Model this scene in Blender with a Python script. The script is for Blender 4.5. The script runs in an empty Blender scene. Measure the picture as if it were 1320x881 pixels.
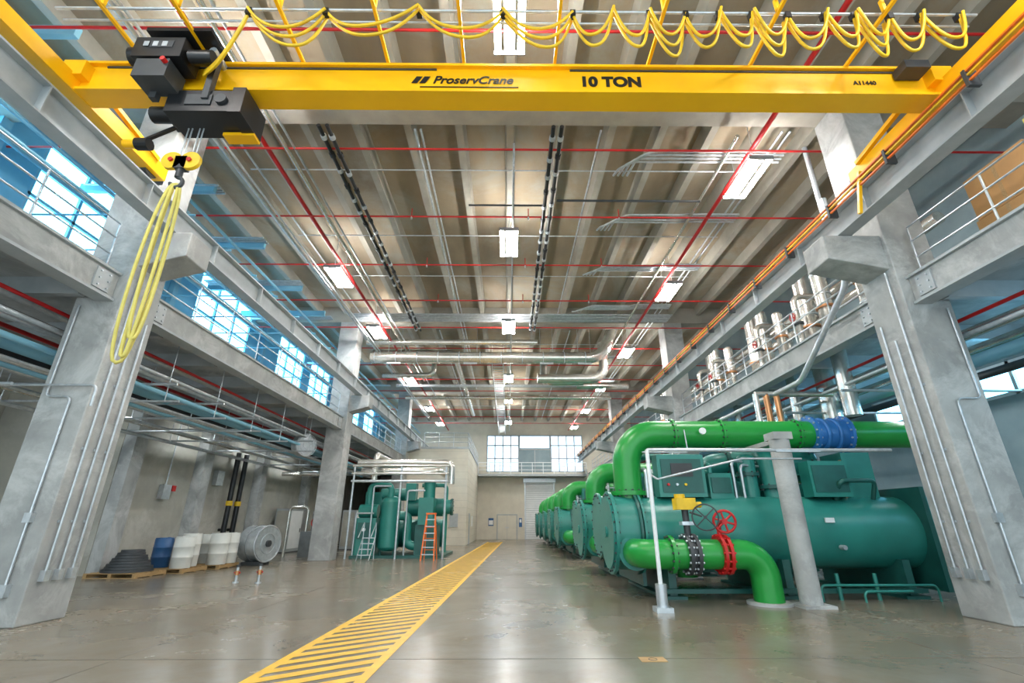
import bpy, math, random
from mathutils import Vector, Matrix
random.seed(4)
S=bpy.context.scene
R=math.radians
# ---------------------------------------------------------------- materials
def mat(name,col,rough=.5,metal=0,col2=None,scale=3,bump=0,rr=0,detail=6,stretch=None,stain=None,ss=.35,lo=.48,hi=.62):
    m=bpy.data.materials.new(name); m.use_nodes=True
    nt=m.node_tree; b=nt.nodes['Principled BSDF']
    b.inputs['Roughness'].default_value=rough; b.inputs['Metallic'].default_value=metal
    if col2 is None: col2=tuple(c*.72 for c in col)
    tc=nt.nodes.new('ShaderNodeTexCoord'); n=nt.nodes.new('ShaderNodeTexNoise')
    n.inputs['Scale'].default_value=scale; n.inputs['Detail'].default_value=detail; n.inputs['Roughness'].default_value=.6
    if stretch:
        mp=nt.nodes.new('ShaderNodeMapping'); mp.inputs['Scale'].default_value=stretch
        nt.links.new(tc.outputs['Object'],mp.inputs[0]); nt.links.new(mp.outputs[0],n.inputs['Vector'])
    else: nt.links.new(tc.outputs['Object'],n.inputs['Vector'])
    r=nt.nodes.new('ShaderNodeValToRGB')
    r.color_ramp.elements[0].position=.32; r.color_ramp.elements[1].position=.68
    r.color_ramp.elements[0].color=(*col2,1); r.color_ramp.elements[1].color=(*col,1)
    nt.links.new(n.outputs['Fac'],r.inputs[0]); out=r.outputs[0]
    if stain:
        n2=nt.nodes.new('ShaderNodeTexNoise'); n2.inputs['Scale'].default_value=ss; n2.inputs['Detail'].default_value=12; n2.inputs['Roughness'].default_value=.72
        n2.inputs['Distortion'].default_value=.6
        nt.links.new(tc.outputs['Object'],n2.inputs['Vector'])
        r2=nt.nodes.new('ShaderNodeValToRGB'); r2.color_ramp.elements[0].position=lo; r2.color_ramp.elements[1].position=hi
        nt.links.new(n2.outputs['Fac'],r2.inputs[0])
        mx=nt.nodes.new('ShaderNodeMix'); mx.data_type='RGBA'
        nt.links.new(r2.outputs[0],mx.inputs['Factor']); nt.links.new(out,mx.inputs[6]); mx.inputs[7].default_value=(*stain,1)
        out=mx.outputs[2]
    nt.links.new(out,b.inputs['Base Color'])
    if bump:
        bp=nt.nodes.new('ShaderNodeBump'); bp.inputs['Strength'].default_value=bump; bp.inputs['Distance'].default_value=.02
        nt.links.new(n.outputs['Fac'],bp.inputs['Height']); nt.links.new(bp.outputs[0],b.inputs['Normal'])
    if rr:
        mr=nt.nodes.new('ShaderNodeMapRange'); mr.inputs[3].default_value=rough-rr; mr.inputs[4].default_value=rough+rr
        nt.links.new(n.outputs['Fac'],mr.inputs[0]); nt.links.new(mr.outputs[0],b.inputs['Roughness'])
    return m
def emit(name,col,s):
    m=bpy.data.materials.new(name); m.use_nodes=True
    b=m.node_tree.nodes['Principled BSDF']; b.inputs['Base Color'].default_value=(*[c*.3 for c in col],1)
    b.inputs['Emission Color'].default_value=(*col,1); b.inputs['Emission Strength'].default_value=s
    return m
M={}
M['conc']=mat('concrete_column',(.42,.43,.42),.7,0,(.28,.285,.28),1.6,.15,0,10,None,(.5,.51,.50),.9)
M['ceil']=mat('concrete_ceiling',(.36,.285,.19),.85,0,(.24,.195,.14),.8,.1,0,8,(1,.4,1),(.32,.30,.245),.3)
M['stem']=mat('concrete_stem',(.45,.42,.35),.8,0,(.34,.32,.27),1.2,.1)
M['girder']=mat('concrete_girder',(.40,.37,.31),.8,0,(.30,.28,.24),1.2,.1)
M['floor']=mat('polished_floor',(.215,.175,.118),.25,0,(.15,.126,.09),.6,0,.12,12,None,(.225,.205,.165),.25,.4,.62)
M['yel']=mat('crane_yellow',(1,.53,.003),.35,0,(.93,.47,.003),1)
M['line']=mat('marking_yellow',(.88,.52,.02),.4,0,(.68,.39,.03),6)
M['blk']=mat('black_enamel',(.012,.013,.015),.35)
M['dark']=mat('dark_grey',(.05,.055,.06),.5)
M['steel']=mat('painted_steel',(.44,.47,.48),.45,.1,(.34,.37,.38),2)
M['galv']=mat('galvanised',(.62,.66,.69),.35,.6,(.46,.5,.53),8)
M['silver']=mat('insulation_jacket',(.80,.78,.72),.25,.8,(.62,.60,.54),4)
M['red']=mat('sprinkler_red',(.6,.012,.012),.4)
M['orange']=mat('conductor_orange',(.95,.2,.02),.4)
M['green']=mat('pipe_green',(.015,.30,.045),.3,0,(.012,.24,.038),1.5)
M['teal']=mat('machine_teal',(.025,.225,.185),.34,0,(.02,.185,.155),1.5)
M['tealD']=mat('machine_teal_dark',(.014,.11,.095),.4)
M['blue']=mat('coupling_blue',(.03,.18,.5),.4)
M['beige']=mat('painted_block',(.68,.64,.53),.7,0,(.6,.56,.47),1.5)
M['wallD']=mat('lower_wall',(.44,.42,.35),.75,0,(.34,.33,.29),1.0,0,0,6,None,(.48,.47,.42),.5)
M['wallB']=mat('upper_wall_blue_cast',(.20,.52,.70),.6,0,(.15,.44,.62),1.2)  # cyan cast of the window light is put into the wall colour
M['beamB']=mat('upper_steel_blue_cast',(.24,.52,.66),.5,0,(.2,.44,.58),1.2)  # steel colour tinted to carry the bluish window light
M['wallR']=mat('upper_wall_grey',(.26,.34,.36),.7,0,(.21,.28,.30),1.2)
M['white']=mat('white_paint',(.82,.84,.84),.4,0,(.74,.76,.76))
M['spine']=mat('fixture_housing',(.25,.26,.27),.5)
M['plast']=mat('white_plastic',(.78,.78,.73),.35,0,(.68,.68,.64))
M['pblue']=mat('drum_blue',(.03,.12,.30),.4)
M['wood']=mat('pallet_wood',(.5,.32,.14),.7,0,(.34,.21,.09),6,0,0,6,(1,8,8))
M['card']=mat('cardboard',(.52,.29,.11),.8,0,(.45,.25,.1),3)
M['copper']=mat('copper',(.75,.35,.16),.3,.8)
M['ylw2']=mat('cable_yellow',(.92,.58,.015),.45)
M['sling']=mat('sling_yellow',(.75,.64,.16),.7)
M['lad']=mat('ladder_orange',(.85,.16,.01),.4)
M['jointm']=mat('floor_joint',(.09,.075,.055),.6)
M['lamp']=emit('lamp_tube',(1,.98,.95),130)
M['lampS']=emit('lamp_tube_small',(.9,.97,1),40)
M['win']=emit('daylight_glazing',(.20,.66,1.0),6.5)
M['winB']=emit('daylight_glazing_end',(.62,.82,1.0),1.3)
M['fan']=mat('fan_grey',(.3,.32,.33),.4,.5)
# ---------------------------------------------------------------- mesh builder
class B:
    def __init__(s): s.v=[];s.f=[];s.m=[];s.s=[]
    def add(s,vs,fs,m,sm=False):
        o=len(s.v); s.v+= [tuple(v) for v in vs]
        for f in fs:
            s.f.append([i+o for i in f]); s.m.append(m); s.s.append(sm)
    def box(s,a,b,m):
        x0,y0,z0=[min(a[i],b[i]) for i in range(3)]; x1,y1,z1=[max(a[i],b[i]) for i in range(3)]
        s.add([(x0,y0,z0),(x1,y0,z0),(x1,y1,z0),(x0,y1,z0),(x0,y0,z1),(x1,y0,z1),(x1,y1,z1),(x0,y1,z1)],
          [(3,2,1,0),(4,5,6,7),(0,1,5,4),(1,2,6,5),(2,3,7,6),(3,0,4,7)],m)
    def bar(s,p,q,w,h,m):
        p=Vector(p);q=Vector(q);d=(q-p).normalized()
        up=Vector((0,0,1)) if abs(d.z)<.95 else Vector((0,1,0))
        a=d.cross(up).normalized()*w/2; c=a.cross(d).normalized()*h/2
        s.add([p-a-c,p+a-c,p+a+c,p-a+c,q-a-c,q+a-c,q+a+c,q-a+c],
          [(0,1,2,3),(7,6,5,4),(1,0,4,5),(2,1,5,6),(3,2,6,7),(0,3,7,4)],m)
    def rings(s,pts,rads,m,seg=16,caps=True,nor=None):
        pts=[Vector(p) for p in pts]; n=len(pts)
        T=[]
        for i in range(n):
            a=pts[max(i-1,0)];b=pts[min(i+1,n-1)]
            if nor is not None: T.append(Vector(nor)); continue
            T.append((b-a).normalized())
        t=T[0]; u=Vector((0,0,1)) if abs(t.z)<.9 else Vector((1,0,0))
        u=(u-t*u.dot(t)).normalized(); vs=[]
        for i in range(n):
            t=T[i]; u=(u-t*u.dot(t)).normalized(); w=t.cross(u)
            for k in range(seg):
                an=2*math.pi*k/seg
                vs.append(pts[i]+(u*math.cos(an)+w*math.sin(an))*rads[i])
        fs=[]
        for i in range(n-1):
            for k in range(seg):
                k2=(k+1)%seg
                fs.append((i*seg+k,i*seg+k2,(i+1)*seg+k2,(i+1)*seg+k))
        s.add(vs,fs,m,True)
        if caps:
            s.add(vs[:seg],[tuple(range(seg))[::-1]],m); s.add(vs[-seg:],[tuple(range(seg))],m)
    def cyl(s,p,q,r,m,seg=16,r2=None,caps=True): s.rings([p,q],[r,r if r2 is None else r2],m,seg,caps)
    def tube(s,pts,r,m,bend=None,seg=8,caps=True,n=6):
        pts=[Vector(p) for p in pts]
        if bend is None: bend=r*3
        out=[pts[0]]
        for i in range(1,len(pts)-1):
            a,b,c=pts[i-1],pts[i],pts[i+1]
            d1=(a-b).normalized(); d2=(c-b).normalized()
            ang=d1.angle(d2)
            if ang>3.1: continue
            L=min(bend/math.tan(ang/2),(a-b).length*.49,(c-b).length*.49) 
            p0=b+d1*L;p1=b+d2*L
            rr=L*math.tan(ang/2); ce=b+(d1+d2).normalized()*(rr/math.sin(ang/2))
            v0=(p0-ce);v1=(p1-ce);th=v0.angle(v1)
            for k in range(n+1):
                f=k/n
                out.append(ce+(v0*math.sin((1-f)*th)+v1*math.sin(f*th))/math.sin(th))
        out.append(pts[-1])
        s.rings(out,[r]*len(out),m,seg,caps)
    def path(s,pts,r,m,seg=6): s.rings(pts,[r]*len(pts),m,seg)
    def torus(s,c,ax,R_,r,m,seg=24,ms=6):
        ax=Vector(ax).normalized();u=ax.orthogonal().normalized();w=ax.cross(u);c=Vector(c);vs=[]
        for i in range(seg):
            a=2*math.pi*i/seg;d=u*math.cos(a)+w*math.sin(a)
            for j in range(ms):
                b=2*math.pi*j/ms
                vs.append(c+d*(R_+r*math.cos(b))+ax*r*math.sin(b))
        fs=[(i*ms+j,((i+1)%seg)*ms+j,((i+1)%seg)*ms+(j+1)%ms,i*ms+(j+1)%ms) for i in range(seg) for j in range(ms)]
        s.add(vs,fs,m,True)
    def wheel(s,c,ax,R_,m,sp=5,r=.02):
        s.torus(c,ax,R_,r,m); ax=Vector(ax).normalized();u=ax.orthogonal().normalized();w=ax.cross(u);c=Vector(c)
        for i in range(sp):
            a=2*math.pi*i/sp
            s.cyl(c,c+(u*math.cos(a)+w*math.sin(a))*R_,r*.8,m,6)
        s.cyl(c-ax*.04,c+ax*.04,r*2.2,m,10)
    def dome(s,c,ax,r,h,m,seg=20,n=5):
        c=Vector(c);ax=Vector(ax).normalized()
        P=[];Q=[]
        for i in range(n+1):
            a=i/n*math.pi/2
            P.append(c+ax*h*math.sin(a));Q.append(max(r*math.cos(a),.002))
        s.rings(P,Q,m,seg,True,nor=ax)
    def flange(s,c,ax,r,th,m,bolts=0,bm='dark'):
        c=Vector(c);ax=Vector(ax).normalized()
        s.cyl(c-ax*th/2,c+ax*th/2,r,m,24)
        u=ax.orthogonal().normalized();w=ax.cross(u)
        for i in range(bolts):
            a=2*math.pi*i/bolts;p=c+(u*math.cos(a)+w*math.sin(a))*r*.92
            s.cyl(p-ax*(th/2+.03),p+ax*(th/2+.03),.022,bm,6)
    def ibeam(s,x,y0,y1,z0,z1,w,m,t=.03):
        s.box((x-w/2,y0,z0),(x+w/2,y1,z0+t),m); s.box((x-w/2,y0,z1-t),(x+w/2,y1,z1),m)
        s.box((x-t/2,y0,z0+t),(x+t/2,y1,z1-t),m)
    def build(s,name,parent=None,bevel=0):
        me=bpy.data.meshes.new(name)
        xs=[v[0] for v in s.v];ys=[v[1] for v in s.v];zs=[v[2] for v in s.v]
        o=Vector(((min(xs)+max(xs))/2,(min(ys)+max(ys))/2,min(zs)))
        me.from_pydata([Vector(v)-o for v in s.v],[],s.f)
        used=[]
        for m in s.m:
            if m not in used: used.append(m); me.materials.append(M[m])
        for p,m,sm in zip(me.polygons,s.m,s.s):
            p.material_index=used.index(m); p.use_smooth=sm
        me.update()
        ob=bpy.data.objects.new(name,me); ob.location=o; S.collection.objects.link(ob)
        if bevel:
            md=ob.modifiers.new('bevel','BEVEL');md.width=bevel;md.segments=2;md.limit_method='ANGLE'
        if parent: ob.parent=parent
        return ob
def inst(ob,dx,dy,dz=0):
    o=bpy.data.objects.new(ob.name.split('.')[0],ob.data); o.location=ob.location+Vector((dx,dy,dz)); S.collection.objects.link(o); return o
def empty(name,loc=(0,0,0)):
    e=bpy.data.objects.new(name,None); S.collection.objects.link(e); return e
YB=48.5
CY=[8.25,21.65,35.05]
# ---------------------------------------------------------------- shell
b=B(); b.box((-17,-4,-.2),(14,YB+.3,0),'floor'); b.build('floor')
b=B()
for y in (6.5,13,19.5,26,32.5,39,45): b.box((-12.6,y-.004,0),(12.6,y+.004,.002),'jointm')
for x in (-4.6,5.4): b.box((x-.004,-3,0),(x+.004,YB,.002),'jointm')
b.build('floor_joint')
b=B(); b.box((1.55,6.35,0),(1.85,6.55,.006),'wood'); b.torus((1.7,6.45,.006),(0,0,1),.05,.004,'dark',12,4); b.build('floor_drain_cover')
b=B(); b.box((-13,-4,11.75),(13,YB+.3,12),'ceil')
x=-12.3
while x<12.9:
    zb=11.34
    b.add([(x-.15,-4,11.75),(x+.15,-4,11.75),(x+.10,-4,zb),(x-.10,-4,zb),(x-.15,YB,11.75),(x+.15,YB,11.75),(x+.10,YB,zb),(x-.10,YB,zb)],
      [(3,2,6,7),(0,3,7,4),(2,1,5,6)],'stem')
    x+=1.37
b.build('ceiling')
for y in CY+[-3.5]:
    b=B(); b.box((-12.9,y+.05,10.9),(12.9,y+.85,11.74),'girder'); b.build('ceiling_girder')
def wall_x(name,x0,x1,y0,y1,z0,z1,ops,m):
    b=B(); ys=y0
    for (a,c,zb,zt) in ops:
        b.box((x0,ys,z0),(x1,a,z1),m); b.box((x0,a,z0),(x1,c,zb),m)
        b.box((x0,a,zt),(x1,c,z1),m); ys=c
    b.box((x0,ys,z0),(x1,y1,z1),m); return b.build(name)
WL=[(5.2,8.9),(10.2,13.0),(17.2,21.4),(24.4,27.8),(28.8,32.2),(36.6,39.6),(41,44)]
wall_x('wall_left',-13,-12.7,-4,YB,5.9,11.75,[(a,c,8.8,11.35) for a,c in WL],'wallB')
b=B()
y=-3
while y<YB-1:
    if not any(a-.3<y<c for a,c in WL): b.box((-12.69,y,6.1),(-12.5,y+.25,11.7),'beamB')
    y+=1.7
for z in (8.5,11.4): b.box((-12.69,-4,z),(-12.55,YB-.1,z+.15),'beamB')
b.build('trim_1')
b=B(); b.box((-13,15.7,0),(-12.7,YB,5.89),'wallD'); b.box((-17,15.7,0),(-13,16,5.89),'wallD'); b.box((-17.2,-4,0),(-17,16,5.89),'wallD'); b.box((-17.2,-4,5.9),(-13.01,16,6.08),'conc')
b.build('wall_left_lower')
WR=[(3.5,6),(6.4,9),(10,12.5),(13,16),(18,21)]
wall_x('wall_right',12.7,13,-4,YB,0,11.75,[(a,c,4.5,5.35) for a,c in WR],'wallR')
n=[0]
def window_x(x,y0,y1,z0,z1,cols,rows,g='win',fr='white'):
    n[0]+=1;b=B(); b.box((x-.02,y0,z0),(x+.02,y1,z1),g); w=.045
    s=1 if x<0 else -1
    xa,xb=min(x-.06*s,x+.1*s),max(x-.06*s,x+.1*s)
    for i in range(cols+1):
        y=y0+(y1-y0)*i/cols; y=min(max(y,y0+w),y1-w); b.box((xa,y-w,z0),(xb,y+w,z1),fr)
    for i in range(rows+1):
        z=z0+(z1-z0)*i/rows; z=min(max(z,z0+w),z1-w); b.box((xa,y0,z-w),(xb,y1,z+w),fr)
    b.build('window_%d'%n[0])
for a,c in WL: window_x(-12.8,a,c,8.8,11.35,max(2,round((c-a)/1.3)),3,'win','beamB')
for a,c in WR: window_x(12.8,a,c,4.5,5.35,2,1)
window_x(-16.95,5,8,3.0,4.6,3,1,'winB'); window_x(-16.95,9.5,13.5,3.0,4.6,4,1,'winB')
b=B()
b.box((-13,YB,0),(-2.2,YB+.3,11.75),'beige'); b.box((7.6,YB,0),(13,YB+.3,11.75),'beige')
b.box((-2.2,YB,0),(1.7,YB+.3,6.2),'beige'); b.box((4.5,YB,0),(7.6,YB+.3,6.2),'beige'); b.box((1.7,YB,5.2),(4.5,YB+.3,6.2),'beige')
b.box((-2.2,YB,9.9),(7.6,YB+.3,11.75),'beige'); b.build('wall_back')
for (xa,xb) in ((-2.2,1.1),(4.3,7.6)):
    n[0]+=1;b=B(); b.box((xa,YB+.1,6.2),(xb,YB+.14,9.9),'winB')
    for i in range(5): xx=xa+(xb-xa-.1)*i/4; b.box((xx,YB+.0,6.2),(xx+.1,YB+.12,9.9),'steel')
    for z in (6.2,7.5,8.8,9.8): b.box((xa,YB+.0,z),(xb,YB+.12,z+.1),'steel')
    b.build('window_%d'%n[0])
b=B(); b.box((1.1,YB+.05,6.21),(4.3,YB+.14,9.89),'wallR'); b.box((1.1,YB-.0,8.4),(4.3,YB+.06,8.55),'steel'); b.box((2.65,YB,6.21),(2.75,YB+.06,8.4),'steel')
b.box((1.2,YB+.03,8.6),(4.2,YB+.06,9.8),'winB'); b.build('door_2')
b=B()
for i in range(26): b.box((1.72,YB+.05+(.03 if i%2 else 0),.02+i*.2),(4.48,YB+.12,.02+i*.2+.17),'white')
b.box((1.72,YB+.1,0),(4.48,YB+.14,5.2),'steel')
b.box((1.6,YB-.06,0),(1.72,YB+.0,5.3),'galv'); b.box((4.48,YB-.06,0),(4.6,YB,5.3),'galv'); b.box((1.5,YB-.35,5.2),(4.7,YB-.01,5.6),'galv'); b.build('roll_up_door')
b=B()
b.box((-1.1,YB-.06,0),(.9,YB-.001,2.25),'steel'); b.box((-1.0,YB-.09,0.02),(-.11,YB-.05,2.15),'beige'); b.box((-.09,YB-.09,0.02),(.8,YB-.05,2.15),'beige')
b.box((-.25,YB-.13,1.0),(-.15,YB-.09,1.1),'galv'); b.box((-.05,YB-.13,1.0),(.05,YB-.09,1.1),'galv'); b.build('door_1')
b=B(); b.box((1.05,YB-.05,1.1),(1.35,YB-.002,1.9),'pblue'); b.box((1.1,YB-.055,1.5),(1.3,YB-.05,1.8),'white'); b.box((-1.9,YB-.05,1.2),(-1.4,YB-.002,1.9),'pblue'); b.box((-1.85,YB-.055,1.3),(-1.45,YB-.05,1.7),'white'); b.build('wall_sign')
def railing(b,p,q,z,step=1.6,h=1.07,m='galv',r=.02,mids=(.35,.7)):
    p=Vector((p[0],p[1],z));q=Vector((q[0],q[1],z));L=(q-p).length;k=max(1,round(L/step))
    for i in range(k+1):
        a=p.lerp(q,i/k); b.cyl(a,a+Vector((0,0,h)),r,m,6)
    for f in mids+(1.0,): b.cyl(p+Vector((0,0,h*f)),q+Vector((0,0,h*f)),r,m,6)
b=B(); b.box((-2.9,YB-1.6,5.7),(7.6,YB-.02,5.9),'steel'); railing(b,(-2.9,YB-1.55),(7.6,YB-1.55),5.9,1.0,m='white',r=.03); b.build('rear_balcony')
for sx in (-1,1):
    xi=-7.5 if sx<0 else 7.8
    for y in CY:
        b=B(); xo=xi+sx*.9
        b.box((xi,y,0),(xo,y+.9,10.9),'conc')
        xt=sx*6.6
        b.add([(xi,y+.1,6.35),(xi,y+.8,6.35),(xt,y+.1,6.6),(xt,y+.8,6.6),(xi,y+.1,7.15),(xi,y+.8,7.15),(xt,y+.1,7.15),(xt,y+.8,7.15)],
          [(0,2,3,1),(4,5,7,6),(2,6,7,3),(0,4,6,2),(1,3,7,5)],'conc')
        b.build('concrete_column',bevel=.02)
for sx in (-1,1):
    xe=-7.65 if sx<0 else 7.95
    b=B(); 
    b.box((xe+sx*.95,-4,5.9),(sx*12.69,YB-.01,6.08),'conc')
    for y0,y1 in ((-4,8.24),(9.16,21.64),(22.56,35.04),(35.96,YB-.02)):
        b.box((xe+sx*.1,y0,5.9),(xe+sx*.95,y1,6.08),'conc')
        b.box((xe,y0,5.5),(xe+sx*.35,y1,5.55),'steel'); b.box((xe,y0,6.05),(xe+sx*.35,y1,6.1),'steel'); b.box((xe+sx*.06,y0,5.55),(xe+sx*.1,y1,6.05),'conc')
        for yy in (y0+.12,y1-.5):
            b.box((xe+sx*.03,yy,5.6),(xe+sx*.07,yy+.35,6.0),'steel')
            for k in range(6): b.cyl((xe-sx*.0,yy+.08+.2*(k%2),5.66+.14*(k//2)),(xe+sx*.05,yy+.08+.2*(k%2),5.66+.14*(k//2)),.018,'galv',6)
    y=-3
    while y<YB-1:
        if not any(c-.2<y<c+1.1 for c in CY): b.box((xe+sx*.5,y,5.55),(sx*12.69,y+.15,5.9),'steel')
        y+=2.2
    b.build('mezzanine')
    b=B()
    for y0,y1 in ((-3,8.1),(9.3,21.5),(22.7,34.9),(36.1,YB-1.7)):
        if sx<0 and y0>36: continue
        railing(b,(xe+sx*.25,y0),(xe+sx*.25,y1),6.1)
    b.build('mezzanine_railing')
for sx in (-1,1):
    b=B(); b.ibeam(sx*7.1,-4,YB-.1,7.16,7.72,.3,'steel'); b.box((sx*7.1-.04,-4,7.72),(sx*7.1+.04,YB-.1,7.82),'galv')
    y=-3.5
    while y<YB-1: b.box((sx*7.1-.14,y,7.19),(sx*7.1+.14,y+.02,7.69),'steel'); y+=2.2
    if sx>0:
        for k,(z,mm) in enumerate(((7.76,'orange'),(7.68,'ylw2'),(7.58,'orange'))): b.box((6.78,-4,z),(6.82,YB-.2,z+.03),mm)
        y=-3
        while y<YB-1: b.box((6.76,y,7.5),(6.95,y+.05,7.8),'dark'); y+=1.6
    b.build('crane_runway_beam')
# ---------------------------------------------------------------- bridge crane
CR=empty('bridge_crane')
b=B()
b.box((-7.0,5.62,7.98),(7.0,5.66,8.52),'yel'); b.box((-7.0,5.84,7.98),(7.0,5.88,8.52),'yel')
b.box((-7.05,5.55,7.94),(7.05,5.93,7.99),'yel'); b.box((-7.05,5.55,8.51),(7.05,5.95,8.56),'yel')
b.box((1.0,5.60,8.47),(6.6,5.62,8.5),'dark'); b.box((-6.6,5.6,8.47),(-1.2,5.62,8.5),'dark')
b.build('girder',CR)
for sx in (-1,1):
    b=B(); b.box((sx*7.08-.1,3.7,7.92),(sx*7.08+.14,7.7,8.2),'yel')
    for y in (3.95,7.45): b.cyl((sx*7.1-.06,y,7.98),(sx*7.1+.06,y,7.98),.16,'dark',16)
    b.box((sx*7.0-.15,5.45,8.15),(sx*7.0+.2,6.05,8.45),'yel')
    b.box((sx*7.15-.05,3.55,7.95),(sx*7.15+.05,3.7,8.15),'blk'); b.box((sx*7.15-.05,7.7,7.95),(sx*7.15+.05,7.85,8.15),'blk')
    b.bar((sx*6.95,6.0,8.4),(sx*6.95,7.4,8.2),.08,.08,'yel')
    if sx>0: b.box((6.35,5.35,8.3),(6.75,5.6,8.46),'dark'); b.bar((6.85,7.3,7.9),(6.7,7.4,7.0),.06,.06,'yel')
    b.build('end_truck',CR)
b=B()
for x in (-6.0,-4.9,-3.4,-2.0,-.75,.75,2.3,4.0,5.6):
    b.box((x-.025,4.2,8.57),(x+.025,5.9,8.62),'yel'); b.bar((x,4.7,8.6),(x,4.7,8.85),.05,.05,'yel')
b.cyl((-6.8,4.8,8.7),(7.1,4.8,8.7),.022,'galv',6); b.cyl((-6.8,4.62,8.82),(7.1,4.62,8.82),.02,'dark',6); b.cyl((-6.8,4.95,8.66),(7.1,4.95,8.66),.018,'galv',6)
b.build('festoon_track',CR)
b=B(); xs=[-3.9,-2.75,-1.35,-.1,.95,1.55,2.1,2.65,3.15,3.65,4.2,4.75,5.2,5.75,6.2,6.8]
for i in range(len(xs)-1):
    a,c=xs[i],xs[i+1]
    for k in range(2 if i%3 else 3):
        dr=(.42+.14*k+(.08*((i*7)%3)))*(1.05 if c-a<.9 else .8)
        P=[]
        for j in range(15):
            f=j/14; P.append((a+(c-a)*(f+.07*(k-.5)*math.sin(f*math.pi)),4.8+.06*(k-1)+.06*math.sin(i*2+f*3),8.66-dr*(1-abs(2*f-1)**2.3)))
        b.path(P,.023,'ylw2',6)
for x in xs: b.box((x-.04,4.76,8.58),(x+.04,4.84,8.7),'blk')
for k in range(3):
    P=[(-3.9,4.8,8.66)]
    for j in range(1,13):
        f=j/12;P.append((-3.9-.9*f,4.8+.6*f,8.66-.5*f-.25*math.sin(f*math.pi)-.05*k))
    b.path(P,.023,'ylw2',6)
b.build('festoon_cable',CR)
b=B()
b.box((-5.75,5.1,8.1),(-5.0,5.5,8.5),'blk'); b.box((-5.65,5.12,7.72),(-5.15,5.5,8.07),'dark'); b.cyl((-5.9,5.3,8.3),(-5.75,5.3,8.3),.15,'blk')
b.box((-5.5,5.09,8.28),(-5.15,5.1,8.42),'dark'); b.cyl((-4.95,5.25,8.25),(-4.6,5.25,8.25),.11,'blk',14)
b.box((-5.6,5.05,8.58),(-4.6,6.4,8.65),'blk')
for x in (-5.5,-4.7):
    b.cyl((x,5.3,8.5),(x,6.2,8.5),.06,'galv',8); b.box((x-.05,5.4,7.6),(x+.05,5.5,8.6),'dark'); b.box((x-.05,6.0,7.6),(x+.05,6.1,8.6),'dark')
b.box((-5.3,5.45,7.38),(-4.25,6.0,7.8),'blk'); b.cyl((-5.35,5.75,7.6),(-4.15,5.75,7.6),.2,'dark',20); b.box((-4.3,5.42,7.34),(-4.1,6.05,7.84),'blk'); b.box((-4.6,5.85,7.3),(-4.1,6.05,7.36),'yel')
b.cyl((-5.7,5.75,7.6),(-5.35,5.75,7.6),.13,'blk',14); b.cyl((-6.15,5.9,7.15),(-5.95,5.9,7.15),.07,'yel',12); b.cyl((-5.95,5.9,7.15),(-5.75,5.9,7.15),.1,'blk',12); b.bar((-5.9,5.9,7.2),(-5.3,5.85,7.5),.05,.05,'blk')
b.box((-5.0,5.43,7.5),(-4.6,5.46,7.7),'dark'); b.cyl((-4.45,5.4,7.6),(-4.45,5.46,7.6),.09,'dark',12)
b.cyl((-5.2,5.44,8.0),(-5.2,5.05,8.0),.04,'red',10)
for k in range(3): b.box((-5.6+.14*k,5.085,8.3),(-5.52+.14*k,5.09,8.4),'galv')
for x in (-5.12,-5.06,-4.94,-4.88): b.cyl((x,5.8,6.65),(x,5.8,7.45),.012,'galv',6)
b.build('hoist_trolley',CR,bevel=.015)
b=B()
for x in (-5.15,-4.87):
    b.cyl((x-.0,5.7,6.66),(x,5.76,6.66),.155,'ylw2',20); b.cyl((x,5.67,6.66),(x,5.7,6.66),.035,'red',10)
b.box((-5.1,5.7,6.52),(-4.92,5.82,6.74),'dark'); b.cyl((-5.01,5.76,6.37),(-5.01,5.76,6.54),.05,'dark',10)
P=[]
for j in range(12):
    a=math.radians(90-j*24); P.append((-5.01+.09*math.cos(a),5.76,6.28+.09*math.sin(a)))
b.path(P,.03,'dark',8)
b.build('hook_block',CR)
b=B()
for k,(dx,z) in enumerate(((0,3.5),(.05,3.75),(-.05,3.42))):
    P=[]
    for j in range(33):
        f=j/32; a=f*2*math.pi
        sn=math.copysign(abs(math.sin(a))**.5,math.sin(a)) if math.sin(a)!=0 else 0
        P.append((-5.0+dx*math.sin(a/2)+.06*sn*(1+.25*k),5.76+.05*k*math.sin(a),(6.25+z)/2+(6.25-z)/2*math.cos(a)))
    b.path(P,.024,'sling',6)
b.build('lifting_sling',CR)
def text(s,loc,size,name,parent,m,off=.01,sh=0):
    c=bpy.data.curves.new(name,'FONT');c.body=s;c.size=size;c.extrude=.003;c.offset=off;c.shear=sh;c.align_x='CENTER';c.align_y='CENTER'
    c.materials.append(M[m]);o=bpy.data.objects.new(name,c);o.location=loc;o.rotation_euler=(R(90),0,0);S.collection.objects.link(o);o.parent=parent
text('10 TON',(1.66,5.612,8.23),.29,'capacity_lettering',CR,'blk',.014)
text('ProservCrane',(-.6,5.612,8.25),.23,'maker_lettering',CR,'blk',.005,.3); text('A11440',(5.85,5.612,8.25),.12,'serial_lettering',CR,'blk',.003)
b=B(); b.box((-1.45,5.608,8.09),(.15,5.616,8.11),'blk'); 
b.add([(-1.6,5.61,8.18),(-1.5,5.61,8.18),(-1.42,5.61,8.33),(-1.52,5.61,8.33)],[(0,1,2,3)],'blk'); b.add([(-1.47,5.61,8.18),(-1.37,5.61,8.18),(-1.29,5.61,8.33),(-1.39,5.61,8.33)],[(0,1,2,3)],'blk'); b.build('lettering_underline',CR)
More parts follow.
